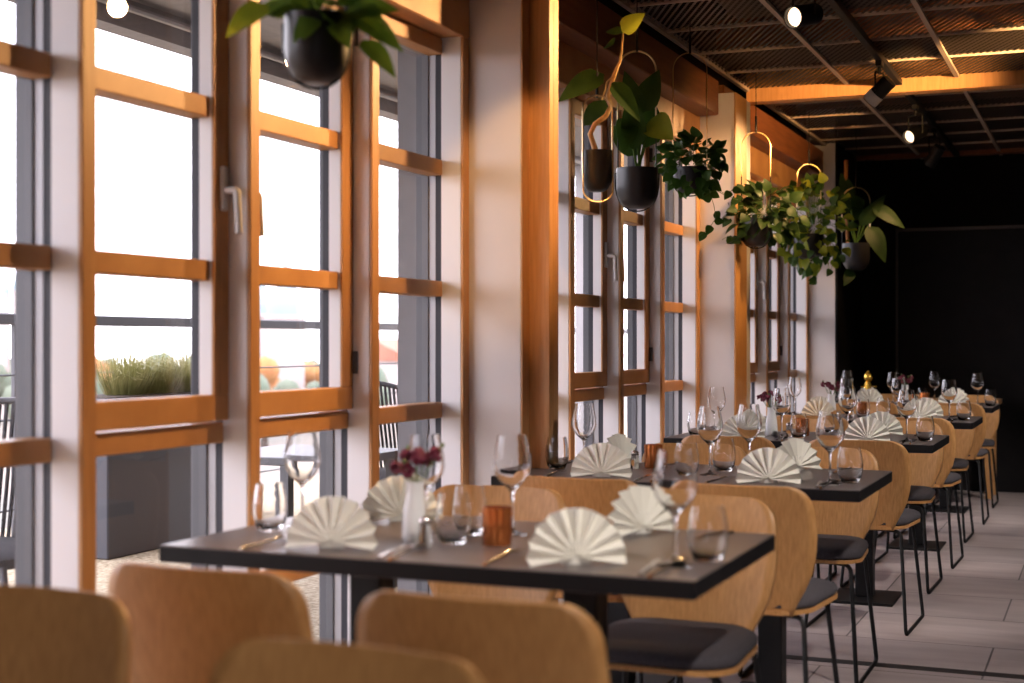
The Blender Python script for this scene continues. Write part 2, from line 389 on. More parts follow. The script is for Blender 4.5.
# piers between the bays
def pier(y0, y1, xf, label):
    trim(MB().cbox(-2.30, xf, y0 + .05, y1, 0, 2.58, .004), M['plaster'], label)
def outer_pier(y0, y1): trim(MB().box(-2.405, -2.288, y0 + .06, y1 - .06, -.4, 3.2), M['grey'], 'grey rendered pier outside')
pier(1.40, 1.87, -1.876, 'pale pier beside the first windows')
pier(4.574, 4.993, -1.899, 'pale pier between the first and second window bays')
trim(MB().box(-1.900, -1.896, 4.625, 4.69, 0, 2.58), M['wood_v'], 'narrow wood corner strip of the pale pier')
trim(MB().cbox(-1.899, -1.819, 4.69, 4.732, 0, H, .002), M['wood_v'], 'upright wood casing on the pier')
trim(MB().cbox(-1.899, -1.821, 4.737, 4.786, 0, H, .002), M['wood_v'], 'second upright wood casing on the pier')
pier(7.69, 8.11, -1.90, 'pale pier between the second and third window bays')
trim(MB().cbox(-1.905, -1.893, 7.735, 7.99, 0, 2.58, .003), M['oak'], 'wood facing on the pier between window bays')
o = MB().cbox(-2.32, -1.90, 10.89, 12.0, 0, 3.2).build('wall_left', M['plaster']); struct(o, 'pale wall end beside the black far wall', 'wall')
trim(MB().box(-1.90, -1.885, 10.895, 12.0, 0, 3.2), M['dark_wall'], 'black panel on the side wall at the far end')
o = MB().box(-2.32, -2.10, YB, 1.40, 0, 3.2).build('wall_left_near', M['plaster']); struct(o)
outer_pier(1.40, 1.87); outer_pier(4.60, 4.993); outer_pier(7.70, 8.11); outer_pier(10.86, 11.6)

# ------------------------------------------------------------------ lighting track and spotlights
TRX = -1.09
t = thing('lighting_track', 'black lighting track under the near mesh ceiling', 'lighting track', (TRX, 4.6, H)); MB().cbox(TRX - .018, TRX + .018, 1.0, 8.3, H - .045, H - .010, .003).build('rail', M['black'], t)
t = thing('lighting_track', 'black lighting track beyond the orange cross beam', 'lighting track', (TRX, 10, H)); MB().cbox(TRX - .018, TRX + .018, 8.52, 11.7, H - .045, H - .010, .003).build('rail', M['black'], t)
def spotlight(x, y, aim, label, power, cone=70, lens=True, front='black', blend=.5, zb=2.47, topz=None, col=WARM):
    topz = topz if topz else H - .045
    root = thing('track_spotlight', label, 'spotlight', (x, y, topz), 0, 'ceiling track spotlights')
    c = Vector((x, y, zb)); ax = (Vector(aim) - c).normalized()
    MB().cbox(x - .016, x + .016, y - .045, y + .045, topz - .028, topz, .003).build('adapter', M['black'], root)
    side = ax.cross(Vector((0, 0, 1))).normalized()
    pts = [c + side * .052, Vector((x, y, topz - .06)) + side * .052, Vector((x, y, topz - .06)) - side * .052, c - side * .052]
    MB().tube(fillet(pts, .012), .005, 6).build('bracket', M['black'], root, smooth=40)
    MB().tube([(x, y, topz - .02), (x, y, topz - .065)], .008, 8).build('stem', M['black'], root, smooth=40)
    bd = MB().lathe([(0, -.075), (.040, -.075), (.041, -.066), (.041, .060), (.041, .061), (.038, .061), (.037, .045), (0, .045)], 24, c, ax).build('body', M['black'], root, smooth=40)
    MB().lathe([(.0412, .018), (.043, .020), (.043, .072), (.039, .073), (.038, .050)], 24, c, ax).build('front_ring', M[front], bd, smooth=40)
    MB().lathe([(0, .047), (.037, .047), (.037, .052), (0, .056)], 24, c, ax).build('lens', M['lamp_on'], bd, smooth=40)
    ld = bpy.data.lights.new('spot_beam', 'SPOT'); ld.energy = power * SPOT_W; ld.color = col; ld.spot_size = R(cone); ld.spot_blend = blend; ld.shadow_soft_size = .035
    lo = bpy.data.objects.new('spot_beam', ld); C.objects.link(lo); lo.parent = root
    lo.location = c + ax * .085 - root.location; lo.rotation_euler = (-ax).to_track_quat('Z', 'Y').to_euler()
    return root
NEUT = (1.0, .91, .84)
spotlight(TRX, 5.55, (-2.05, 3.5, 1.9), 'lit spotlight nearest the top of the picture, lens facing out', 430, 80)
spotlight(TRX, 4.3, (-2.12, 2.95, 1.35), 'unseen spotlight added above the nearest table to light the first window bay', 330, 66)  # added out of view to warm the window wood
spotlight(TRX, 3.75, (-1.86, 4.68, 1.7), 'unseen spotlight added to light the wood casing of the first pale pier', 150, 34)  # added lamp, out of view, brightens the casing and corner strip
spotlight(TRX, 7.55, (-1.93, 7.80, 1.75), 'black spotlight with pale ring just in front of the orange beam', 230, 78, front='white_paint', zb=2.50)
spotlight(TRX, 9.05, (-2.05, 7.4, 1.75), 'lit spotlight beyond the orange beam, lens facing out', 240, 46, zb=2.48)
spotlight(TRX, 10.1, (-1.98, 10.75, 1.2), 'black spotlight added on the far track to light the end pier', 60, 44)  # extra lamp added for the orange light on the end pier
TR2 = .42
t = thing('lighting_track', 'unseen second black lighting track added over the aisle', 'lighting track', (TR2, 4.6, H)); MB().cbox(TR2 - .018, TR2 + .018, -.5, 11.3, H - .045, H - .010, .003).build('rail', M['black'], t)  # track added out of view to carry the aisle lamps
for yy, ya in ((.3, 1.9), (2.0, 3.0), (3.9, 4.8), (5.8, 6.8), (7.6, 8.6), (9.6, 10.5)): spotlight(TR2, yy, (-.80, ya, .5), 'unseen aisle spotlight added on the second track', (240 if yy < 1 else 400), 56, col=NEUT, blend=.7)  # added unseen lamps that fill tables, chairs and floor
spotlight(TR2, 6.6, (-1.25, 8.36, 2.71), 'unseen aisle spotlight added to brighten the orange timber beam', 2100, 34, col=WARM, blend=1)  # added unseen uplight for the glow on the beam
spotlight(TR2, 5.1, (-2.0, 7.72, 2.22), 'unseen aisle spotlight added to light the second pale pier', 560, 22, col=WARM, blend=.8)  # added unseen lamp, yellows the pier side and beam end

# ------------------------------------------------------------------ furniture prototypes
def rounded(w2, h2, r, n=6):
    out = []
    for cx, cy, a0 in ((w2 - r, h2 - r, 0), (-w2 + r, h2 - r, 90), (-w2 + r, -h2 + r, 180), (w2 - r, -h2 + r, 270)):
        for k in range(n + 1): a = R(a0 + 90 * k / n); out.append((cx + r * math.cos(a), cy + r * math.sin(a)))
    return out
def lerp_tab(tab, z):
    for (a, wa), (b_, wb) in zip(tab, tab[1:]):
        if z <= b_:
            t = (z - a) / (b_ - a); t = t * t * (3 - 2 * t) if False else t; return wa + (wb - wa) * t
    return tab[-1][1]
def make_chair():
    t = thing('shell_chair', 'oak shell chair', 'chair', (0, 0, 0))
    Z0, Z1 = .425, .795; HW = [(Z0, .148), (.46, .160), (.50, .183), (.55, .204), (.60, .215), (.66, .220), (.72, .216), (Z1, .207)]
    rows = []; NR, NC = 22, 16
    for i in range(NR + 1):
        z = Z0 + (Z1 - Z0) * (1 - (1 - i / NR) ** 1.6 if i > NR * .0 else 0)
        hw = lerp_tab(HW, z); rc = .062
        if z > Z1 - rc: hw = hw - rc + math.sqrt(max(rc * rc - (z - (Z1 - rc)) ** 2, 0))
        row = []
        for k in range(NC + 1):
            x = hw * (2 * k / NC - 1); yy = -.205 - .16 * (z - Z0) + .85 * x * x
            row.append((x, yy, z))
        rows.append(row)
    MB().grid(rows).build('backrest', M['oak'], t, smooth=60, solid=.012, world=False)
    out = [(x, yy) for x, yy in rounded(.212, .215, .10)]
    out = [(x * (1 - .14 * max(0, -yy / .215)), yy + .005) for x, yy in out]
    MB().prism([(x * .985, yy) for x, yy in out], .428, .440).build('seat', M['oak'], t, world=False)
    def ring(k, z): return [(x * k, yy * k, z) for x, yy in out]
    n = len(out); vs = []; fs = []
    prof = [(.955, .440), (.985, .446), (.99, .456), (.965, .468), (.90, .475), (.6, .477)]
    for k, z in prof: vs += ring(k, z)
    for a in range(len(prof) - 1):
        for j in range(n): fs.append((a * n + j, a * n + (j + 1) % n, a * n + n + (j + 1) % n, a * n + n + j))
    fs.append(tuple((len(prof) - 1) * n + j for j in range(n))); fs.append(tuple(range(n - 1, -1, -1)))
    MB().add(vs, fs).build('seat_cushion', M['cushion'], t, smooth=60, world=False)
    for s in (-1, 1):
        pts = fillet([(s * .10, .13, .420), (s * .172, .15, .416), (s * .205, .225, .008), (s * .205, -.235, .008), (s * .172, -.16, .416), (s * .10, -.13, .420)], .028, 5)
        MB().tube(pts, .0078, 8).build('leg', M['black'], t, smooth=50, world=False)
    MB().tube([(-.1, .13, .42), (.1, .13, .42)], .0078, 8).tube([(-.1, -.13, .42), (.1, -.13, .42)], .0078, 8).build('seat_frame', M['black'], t, smooth=50, world=False)
    return remember(t)
chair = make_chair()
TX0, TX1, TD = -1.928, -.712, .70
def make_table():
    cx = (TX0 + TX1) / 2; w2 = (TX1 - TX0) / 2
    t = thing('dining_table', 'dark table', 'table', (0, 0, 0))
    MB().cbox(-w2, w2, 0, TD, .712, .75, .002).build('tabletop', M['tabletop'], t, world=False)
    MB().box(-w2 - .0008, w2 + .0008, -.0008, TD + .0008, .7135, .747).build('edge_band', M['edge'], t, world=False)
    for x in (-.265, .265):
        MB().cbox(x - .04, x + .04, TD / 2 - .04, TD / 2 + .04, .012, .70, .004).build('column', M['black'], t, world=False)
        MB().cbox(x - .15, x + .15, TD / 2 - .185, TD / 2 + .185, 0, .012, .003).build('base_plate', M['black'], t, world=False)
        MB().cbox(x - .12, x + .12, TD / 2 - .22, TD / 2 + .22, .70, .712, .002).build('top_bracket', M['black'], t, world=False)
    return remember(t)
table = make_table()
TDX = [-.004, .022, .012, .024, -.008]
TY = [2.60, 4.375, 6.42, 8.26, 10.2]
TN = ['nearest', 'second nearest', 'third nearest', 'fourth nearest', 'farthest dark']
TCX = (TX0 + TX1) / 2
for i, y in enumerate(TY):
    place(table, (TCX + TDX[i], y, 0), 0, 'dark rectangular dining table laid for four, the %s %s' % (TN[i], ['one to the camera', 'one to the camera', 'one from the camera', 'one from the camera', 'one by the black wall'][i]), 'laid dining tables in a row')
NEAR = [((-1.505, 2.38), (-.935, 2.30)), ((-1.46, 4.22), (-.96, 4.20)), ((-1.50, 6.22), (-.95, 6.18)), ((-1.50, 8.05), (-.95, 8.03)), ((-1.50, 10.0), (-.95, 9.98))]
FAR = [((-1.57, 3.40), (-1.00, 3.40)), ((-1.50, 5.22), (-1.0, 5.20)), ((-1.50, 7.2), (-.98, 7.2)), ((-1.50, 9.05), (-.98, 9.05)), ((-1.50, 10.98), (-.96, 10.98))]
for i in range(5):
    for k, sd in enumerate(('window', 'aisle')):
        x, y = NEAR[i][k]
        place(chair, (x, y, 0), R(random.uniform(-2, 2)), 'oak shell chair with its back to the camera at the %s table, %s side' % (TN[i], sd), 'oak shell chairs at the tables')
        x, y = FAR[i][k]
        place(chair, (x, y, 0), PI + R(random.uniform(-2, 2)), 'oak shell chair facing the camera from behind the %s table, %s side' % (TN[i], sd), 'oak shell chairs at the tables')
place(chair, (-1.62, 1.60, 0), PI + R(2), 'blurred oak chair in the lower left corner of the foreground', 'oak shell chairs at the tables')
place(chair, (-.93, 1.41, 0), PI - R(3), 'blurred oak chair at the bottom centre, closest to the camera', 'oak shell chairs at the tables')
# wooden console by the far wall
t = thing('side_table', 'small wooden side table standing against the black far wall', 'side table', (-1.1, 11.55, 0))
MB().cbox(-1.5, -.76, 11.36, 11.80, .715, .75, .003).build('table_top', M['oak'], t)
for x in (-1.46, -.86):
    for y in (11.40, 11.74): MB().cbox(x, x + .06, y - .03, y + .03, 0, .715, .003).build('leg', M['oak'], t)

# ------------------------------------------------------------------ tableware prototypes
def make_napkin():
    t = thing('folded_napkin', 'napkin', 'napkin'); n = 10; Rr = .103; rows = [[], [], [], []]
    for i in range(2 * n + 1):
        a = R(-9) + R(198) * i / (2 * n); z = (.5 if i % 2 else -.5)
        for r_, rr in enumerate((.006, .04, .075, Rr if i % 2 else Rr * .965)):
            amp = .024 * (rr / Rr) ** .8
            rows[r_].append(Vector((-rr * math.cos(a), z * amp, rr * math.sin(a))))
    q = Matrix.Rotation(R(-13), 3, 'X')
    rows = [[q @ p + Vector((0, 0, .004)) for p in r_] for r_ in rows]
    m = min(p.z for r_ in rows for p in r_)
    rows = [[p - Vector((0, 0, m - .001)) for p in r_] for r_ in rows]
    MB().grid(rows).build('fan', M['napkin'], t, solid=.0016, world=False)
    MB().add([(-.03, .004, .001), (.03, .004, .001), (.0, .07, .001), (-.022, .006, .05), (.022, .006, .05)], [(0, 2, 1), (0, 1, 4, 3), (1, 2, 4), (0, 3, 2), (2, 3, 4)]).build('back_support', M['napkin'], t, world=False)
    return remember(t)
def make_wine():
    t = thing('wine_glass', 'glass', 'glass')
    out = [(0, 0), (.036, 0), (.0365, .002), (.020, .0045), (.006, .010), (.0038, .02), (.0036, .07), (.0042, .098), (.010, .106), (.026, .120), (.040, .140), (.0445, .158), (.043, .180), (.038, .205), (.0335, .232)]
    inn = [(.0325, .232), (.037, .205), (.042, .180), (.0433, .158), (.0388, .141), (.0245, .1215), (.008, .1095), (0, .1085)]
    MB().lathe(out + inn, 28).build('bowl_and_stem', M['glass'], t, smooth=60, world=False)
    return remember(t)
def make_tumbler():
    t = thing('water_tumbler', 'tumbler', 'tumbler')
    out = [(0, 0), (.024, 0), (.029, .003), (.037, .022), (.041, .045), (.0405, .070), (.036, .095), (.0325, .113)]
    inn = [(.0312, .113), (.0347, .095), (.039, .070), (.0395, .045), (.0353, .024), (.026, .010), (0, .008)]
    MB().lathe(out + inn, 28).build('glass_body', M['glass'], t, smooth=60, world=False)
    return remember(t)
def make_knife():
    t = thing('table_knife', 'knife', 'knife')
    MB().cbox(-.006, .006, -.105, -.005, 0, .005, .002).build('handle', M['steel'], t, world=False)
    MB().prism([(-.0045, -.005), (.006, -.005), (.011, .05), (.010, .09), (.004, .108), (-.003, .10)], .001, .0025).build('blade', M['steel'], t, world=False)
    return remember(t)
def spoon_rows(zs, w_, L0, L1, dip):
    rows = []
    for i in range(9):
        s = i / 8; y = L0 + (L1 - L0) * s; hw = w_ * math.sqrt(max(0, 1 - (2 * s - 1) ** 2)) * (1 - .15 * s) + .0012
        rows.append([Vector((hw * k, y, zs - dip * (1 - k * k) * math.sin(PI * s))) for k in (-1, -.6, 0, .6, 1)])
    return rows
def handle_pts(): return [Vector((0, -.10, .003)), Vector((0, -.06, .005)), Vector((0, 0, .007)), Vector((0, .035, .010)), Vector((0, .045, .011))]
def make_fork():
    t = thing('table_fork', 'fork', 'fork')
    MB().tube(handle_pts(), [.0045, .004, .003, .0025, .003], 8).build('handle', M['steel'], t, smooth=50, world=False)
    mb = MB().grid([[(-.003, .042, .011), (.003, .042, .011)], [(-.011, .058, .008), (.011, .058, .008)], [(-.012, .070, .006), (.012, .070, .006)]])
    for k in range(4):
        x = -.0095 + k * .0063; mb.grid([[(x - .0016, .068, .0065), (x + .0016, .068, .0065)], [(x - .0014, .09, .005), (x + .0014, .09, .005)], [(x - .0006, .104, .009), (x + .0006, .104, .009)]])
    mb.build('tines', M['steel'], t, solid=.0014, world=False)
    return remember(t)
def make_spoon():
    t = thing('table_spoon', 'spoon', 'spoon')
    MB().tube(handle_pts(), [.0045, .004, .003, .0025, .0028], 8).build('handle', M['steel'], t, smooth=50, world=False)
    MB().grid(spoon_rows(.011, .019, .042, .10, .008)).build('bowl', M['steel'], t, smooth=80, solid=.0014, world=False)
    return remember(t)
def make_copper():
    t = thing('copper_cup', 'cup', 'cup'); n = 40; prof = [(0, 0), (.029, 0), (.031, .004), (.0315, .05), (.032, .084)]
    mb = MB(); vs = []; fs = []
    for r_, z in prof[1:]:
        for k in range(n): rr = r_ * (1 + (.035 if k % 2 else -.02)); vs.append((rr * math.cos(2 * PI * k / n), rr * math.sin(2 * PI * k / n), z))
    for a in range(3):
        for k in range(n): fs.append((a * n + k, a * n + (k + 1) % n, a * n + n + (k + 1) % n, a * n + n + k))
    fs.append(tuple(range(n - 1, -1, -1))); mb.add(vs, fs)
    cb = mb.lathe([(.0315, .084), (.0295, .084), (.028, .01), (0, .01)], n).build('cup_body', M['copper'], t, smooth=35, world=False)
    MB().lathe([(0, .010), (.024, .010), (.024, .034), (0, .034)], 16).build('candle', M['napkin'], cb, smooth=40, world=False)
    return remember(t)
def make_vase():
    t = thing('bud_vase', 'vase', 'vase')
    MB().lathe([(0, 0), (.026, 0), (.029, .004), (.0295, .03), (.027, .07), (.021, .10), (.0195, .125), (.0215, .135), (.0195, .135), (.017, .122), (.017, .06), (0, .055)], 28).build('vase_body', M['porcelain'], t, smooth=60, world=False)
    return remember(t)
def make_posy(seed):
    rnd = random.Random(seed); t = thing('flower_posy', 'posy', 'flowers')
    pet = MB(); st = MB()
    for k in range(7):
        a = 2 * PI * k / 7 + rnd.uniform(-.4, .4); rr = rnd.uniform(.03, .062) if k else 0.01
        c = Vector((rr * math.cos(a), rr * math.sin(a), rnd.uniform(.157, .20)))
        st.tube([(0, 0, .06), (c.x * .2, c.y * .2, .13), c], .0014, 5)
        for q in range(16):
            d = Vector((rnd.gauss(0, 1), rnd.gauss(0, 1), rnd.gauss(.3, 1))).normalized(); u_ = d.orthogonal().normalized(); v_ = d.cross(u_); s = .013
            b0 = c + d * .003
            pet.grid([[b0 - u_ * .003, b0, b0 + u_ * .003], [c + d * .012 - u_ * s * .8 , c + d * .014, c + d * .012 + u_ * s * .8], [c + d * .016 - u_ * s * .45 + v_ * .005, c + d * .019 + v_ * .006, c + d * .016 + u_ * s * .45 + v_ * .005]])
        if k % 2:
            e = c + Vector((rnd.uniform(-.02, .02), rnd.uniform(-.02, .02), .02)); st.tube([(c.x * .5, c.y * .5, .14), e], .001, 5); st.lathe([(0, -.006), (.005, -.002), (.005, .003), (0, .007)], 8, e)
    pet.build('petals', M['petal'], t, smooth=80, solid=.0012, world=False); st.build('stems', M['stem'], t, smooth=60, world=False)
    return remember(t)
def make_shaker():
    t = thing('salt_shaker', 'shaker', 'shaker')
    MB().lathe([(0, 0), (.014, 0), (.016, .003), (.014, .04), (.012, .048), (0, .048)], 16).build('jar', M['glass'], t, smooth=50, world=False)
    MB().lathe([(.0125, .048), (.0135, .049), (.0135, .058), (.008, .064), (0, .065)], 16).build('cap', M['steel'], t, smooth=50, world=False)
    return remember(t)
napkin, wine, tumbler, knife, fork, spoon, cup, vase, shaker = make_napkin(), make_wine(), make_tumbler(), make_knife(), make_fork(), make_spoon(), make_copper(), make_vase(), make_shaker()
posies = [make_posy(s) for s in (1, 2, 3, 4)]
ZT = .75
SET = {'front_window': (-1.555, .095, 0), 'front_aisle': (-.985, .095, 0), 'back_window': (-1.63, .575, 1), 'back_aisle': (-1.0, .585, 1)}
SD = {'front_window': 'near left', 'front_aisle': 'near right', 'back_window': 'far left', 'back_aisle': 'far right'}
OVER = {   # measured spots on the tables seen best
    (0, 'front_window', 'wine'): (-1.47, 2.99), (0, 'front_window', 'tumbler'): (-1.345, 2.875),
    (0, 'front_aisle', 'wine'): (-.80, 2.76), (0, 'front_aisle', 'tumbler'): (-.755, 2.845),
    (0, 'back_window', 'wine'): (-1.80, 2.985), (0, 'back_window', 'tumbler'): (-1.835, 2.895),
    (0, 'back_aisle', 'wine'): (-1.28, 3.06), (0, 'back_aisle', 'tumbler'): (-1.37, 3.02),
    (1, 'front_window', 'wine'): (-1.235, 4.68), (1, 'front_window', 'tumbler'): (-1.29, 4.59),
    (1, 'back_window', 'wine'): (-1.70, 4.72), (1, 'back_window', 'tumbler'): (-1.79, 4.69),
    (1, 'front_aisle', 'wine'): (-.805, 4.52), (1, 'front_aisle', 'tumbler'): (-.757, 4.605),
    (2, 'back_window', 'wine'): (-1.735, 6.70), (2, 'back_window', 'tumbler'): (-1.825, 6.65),
}
NROT = {(0, 'front_window'): 12, (0, 'front_aisle'): 32, (0, 'back_window'): 42, (0, 'back_aisle'): 60, (1, 'front_aisle'): 18, (1, 'back_aisle'): 52, (1, 'front_window'): 14, (2, 'front_aisle'): 20, (1, 'back_window'): 70}
for ti, y0 in enumerate(TY):
    tn = TN[ti] + ' table'
    for key, (cx, dy, back) in SET.items():
        s = -1 if back else 1; rnd = random.Random(ti * 10 + len(key)); jit = lambda a=.006: rnd.uniform(-a, a)
        rz = PI if back else 0
        def at(item, dx, d2):
            if (ti, key, item) in OVER: x, y = OVER[(ti, key, item)]; return (x, y, ZT)
            return (cx + s * dx + jit(), y0 + dy + s * d2 + jit(), ZT)
        where = SD[key] + ' place of the ' + tn
        place(napkin, (cx + jit(.008), y0 + dy + jit(.008), ZT), R(NROT.get((ti, key), rnd.uniform(2, 40) + (20 if back else 0))), 'white fan folded napkin at the ' + where, 'fan folded napkins')
        place(wine, at('wine', .15, .09), rnd.uniform(0, 6), 'clear stemmed wine glass at the ' + where, 'wine glasses')
        place(tumbler, at('tumbler', .23, .135), rnd.uniform(0, 6), 'clear water tumbler at the ' + where, 'water tumblers')
        place(knife, at('knife', .145, .02), rz + R(8 + jit(6)), 'steel table knife at the ' + where, 'table knives')
        place(spoon, at('spoon', .185, .0), rz + R(4 + jit(8)), 'steel spoon at the ' + where, 'table spoons')
        place(fork, at('fork', -.165, .015), rz + R(-4 + jit(8)), 'steel table fork at the ' + where, 'table forks')
CENT = {0: (-1.438, 2.872), 1: None, 2: (-1.476, 6.735), 3: (-1.52, 8.58), 4: (-1.345, 10.60)}
CUPS = {0: (-1.245, 2.89), 1: (-1.488, 4.86), 2: (-1.34, 6.79), 3: (-1.35, 8.645), 4: (-1.20, 10.50)}
pi_ = 0
for ti, y0 in enumerate(TY):
    tn = TN[ti] + ' table'
    x, y = CUPS[ti]; place(cup, (x, y, ZT), ti, 'ribbed copper candle cup on the ' + tn, 'copper candle cups')
    place(shaker, (x - (.14 if ti == 0 else .055), y - (.075 if ti == 0 else .045), ZT), ti, 'small glass salt shaker with steel cap on the ' + tn, 'salt shakers')
    if CENT[ti]:
        x, y = CENT[ti]; place(vase, (x, y, ZT), ti, 'white porcelain bud vase on the ' + tn, 'white bud vases')
        p = posies[pi_]; pi_ += 1; p.location = (x, y, ZT); p.rotation_euler = (0, 0, ti); p['label'] = 'dark red flower posy in the white vase on the ' + tn; p['group'] = 'flower posies'
# gold mill on the farthest table
t = thing('pepper_mill', 'gold metal mill with a ball top on the farthest dark table', 'pepper mill', (-1.63, 10.72, ZT)); c = (-1.63, 10.72, ZT)
MB().lathe([(0, 0), (.030, 0), (.032, .006), (.022, .03), (.020, .10), (.026, .13), (.024, .15), (.012, .155), (0, .155)], 20, c).build('mill_body', M['gold'], t, smooth=50)
MB().lathe([(0, .15), (.012, .152), (.026, .165), (.033, .185), (.028, .207), (.012, .22), (.006, .223), (.008, .232), (0, .236)], 20, c).build('ball_top', M['gold'], t, smooth=50)
MB().tube([(-1.68, 10.70, ZT + .115), (-1.63, 10.72, ZT + .12), (-1.57, 10.74, ZT + .118)], .006, 8).build('crank', M['gold'], t, smooth=50)

# ------------------------------------------------------------------ hanging plants
def leaf(mb, base, d, nrm, L, W, curl=.25, fold=.18, shape=1.0, n=7):
    base = Vector(base); d = Vector(d).normalized(); nrm = Vector(nrm); nrm = (nrm - d * nrm.dot(d))
    if nrm.length < 1e-4: nrm = d.orthogonal()
    nrm.normalize(); s = d.cross(nrm); rows = []
    for i in range(n + 1):
        t = i / n; wv = W * .5 * (math.sin(PI * t ** (.62 if shape > .5 else .8)) ** .85 if 0 < t < 1 else .02)
        c = base + d * (L * (t - curl * .25 * t * t)) - nrm * (curl * L * t * t)
        rows.append([c + s * wv * k + nrm * (abs(k) * fold * wv) for k in (-1, -.5, 0, .5, 1)])
    mb.grid(rows)
CAMR = Vector((CT, ST, 0)); CAMF = Vector((-ST, CT, 0)); UP = Vector((0, 0, 1))
def hanger(name, label, x, y, zp, r, h, loop_w, loop_top, brass_to, kind, mats, ang=0.0):
    root = thing(name, label, 'hanging plant', (x, y, zp), 0, 'hanging plants along the windows')
    c = (x, y, zp)
    k = r
    pb = MB().lathe([(0, 0), (k * .45, 0), (k * .72, h * .07), (k * .92, h * .25), (k, h * .5), (k, h), (k * .93, h), (k * .93, h * .86), (0, h * .84)], 32, c).build('pot', M['pot'], root, smooth=50)
    MB().lathe([(0, h * .845), (k * .92, h * .845), (k * .92, h * .88), (k * .5, h * .92), (0, h * .93)], 20, c).build('soil', M['soil'], pb, smooth=60)
    a = Vector((math.cos(TH + ang), math.sin(TH + ang), 0)); cc = Vector((x, y, 0)); w2 = loop_w / 2
    arc = [cc + a * (w2 * math.cos(q)) + UP * (loop_top - w2 + w2 * math.sin(q)) for q in [PI * i / 14 for i in range(15)]]
    rim = zp + h * .88
    if kind == 'oval':
        zb = zp - .045
        low = [cc + a * (-w2 * math.cos(q)) + UP * (zb + w2 * .8 - w2 * .8 * math.sin(q)) for q in [PI * i / 14 for i in range(15)]]
        f = CAMF * -(r + .008)      # the oval passes in front of the pot
        pts = [p + f * .4 for p in arc] + [p + f for p in low]
        MB().tube(pts, .0035, 6, True).build('hanger_loop', M['brass'], root, smooth=60)
    else:
        pts = [cc + a * w2 + UP * brass_to] + arc + [cc - a * w2 + UP * brass_to]
        MB().tube(pts, .0042 if kind != 'thin' else .0028, 6).build('hanger_loop', M['brass'], root, smooth=60)
        for s in (1, -1):
            MB().tube([cc + a * s * w2 + UP * (brass_to + .01), cc + a * s * (w2 + 0) + UP * rim, cc + a * s * (r + .004) + UP * rim], .003, 6).build('hanger_strap', M['black'], root, smooth=60)
        bas = [cc + a * (r + .004) * math.cos(q) + UP * (rim - (rim - zp + .012) * math.sin(q) ** .6) for q in [PI * i / 16 for i in range(17)]]
        MB().tube(bas, .003, 6).build('cradle', M['black'], root, smooth=60)
    MB().tube([(x, y, loop_top - .004), (x, y, loop_top + .09)], .006, 8).build('cord_grip', M['black'], root, smooth=60)
    MB().tube([(x, y, loop_top + .08), (x, y, H + .004)], .0022, 6).build('cord', M['black'], root, smooth=60)
    return root
rp_ = random.Random(11)
def rv(s=1.0): return Vector((rp_.gauss(0, s), rp_.gauss(0, s), rp_.gauss(0, s)))
def px_leaf(mb, d, u0, v0, u1, v1, wpx, dz=0.0, tilt=.5, curl=.25, fold=.2, shape=1):
    a = P(u0, v0, d); b_ = P(u1, v1, d) + CAMF * dz; W = wpx / F * d
    leaf(mb, a, b_ - a, -CAMF + UP * tilt + rv(.15), (b_ - a).length * 1.05, W, curl, fold, shape)

# 1: blurred pothos close to the camera
x, y = P(317, 48, 3.15).xy
root = hanger('hanging_pothos', 'blurred pothos in a black pot, closest to the camera at top left', x, y, 1.772, .072, .148, .13, 2.50, 2.25, 'strap', None)
f1 = MB(); f2 = MB(); st = MB()
for a in [(268, 5, 228, 34, 34, -.05), (290, 12, 256, -8, 30, .05), (300, 14, 322, -30, 34, 0), (345, 14, 395, 10, 34, -.08), (350, 12, 405, 45, 30, -.02), (362, 40, 398, 74, 24, -.06), (318, 16, 300, 42, 22, -.10), (335, 18, 352, 48, 26, -.10), (340, 5, 372, -25, 32, .05)]:
    px_leaf(f1 if a[0] < 275 else f2, 3.12, *a[:5], a[5], .5, .2)
for k in range(26):
    b0 = P(317 + rp_.uniform(-22, 22), 14, 3.15); d = (CAMR * rp_.uniform(-1, 1.2) + CAMF * rp_.uniform(-1, 1) + UP * rp_.uniform(-.3, .9)).normalized(); e = b0 + d * rp_.uniform(.02, .10)
    st.tube([b0 - UP * .02, e], .0016, 5); leaf(f2, e, d + UP * -.3, UP + rv(.3), rp_.uniform(.06, .10), rp_.uniform(.045, .065))
st.tube([P(310, 18, 3.15), P(280, 2, 3.15), P(268, 5, 3.15)], .002, 5)
f1.build('yellow_lit_leaves', M['leaf_lime_lit'], root, smooth=80); f2.build('foliage', M['leaf_mid'], root, smooth=80); st.build('stems', M['stem'], root, smooth=60)  # the left leaf's yellow lamplight is put into its lime colour

# 2: bare twisting stem with big leaves
D = 5.43; x, y = P(597, 170, D).xy
root = hanger('hanging_philodendron', 'climbing plant with a bare twisted stem in an oval brass hanger', x, y, 1.772, .060, .155, .112, 2.135, 0, 'oval', None)
st = MB(); path = [(597, 154), (594, 146), (590, 134), (595, 124), (606, 116), (611, 106), (608, 96), (612, 82), (616, 70), (620, 62), (622, 48), (623, 32)]
pts = [P(u, v, D + .02 * math.sin(i * 1.3)) for i, (u, v) in enumerate(path)]; st.tube(pts, [.011, .011, .010, .010, .010, .009, .009, .009, .008, .006, .004, .003], 8)
st.tube([P(616, 74, D), P(607, 82, D), P(602, 100, D)], .004, 6)
st.build('stem', M['bark'], root, smooth=60)
f1 = MB(); f2 = MB()
px_leaf(f1, D, 622, 32, 641, 15, 20, -.05, .3); px_leaf(f2, D, 623, 33, 605, 24, 14, .05, .5); px_leaf(f2, D, 614, 44, 603, 40, 16, .06)
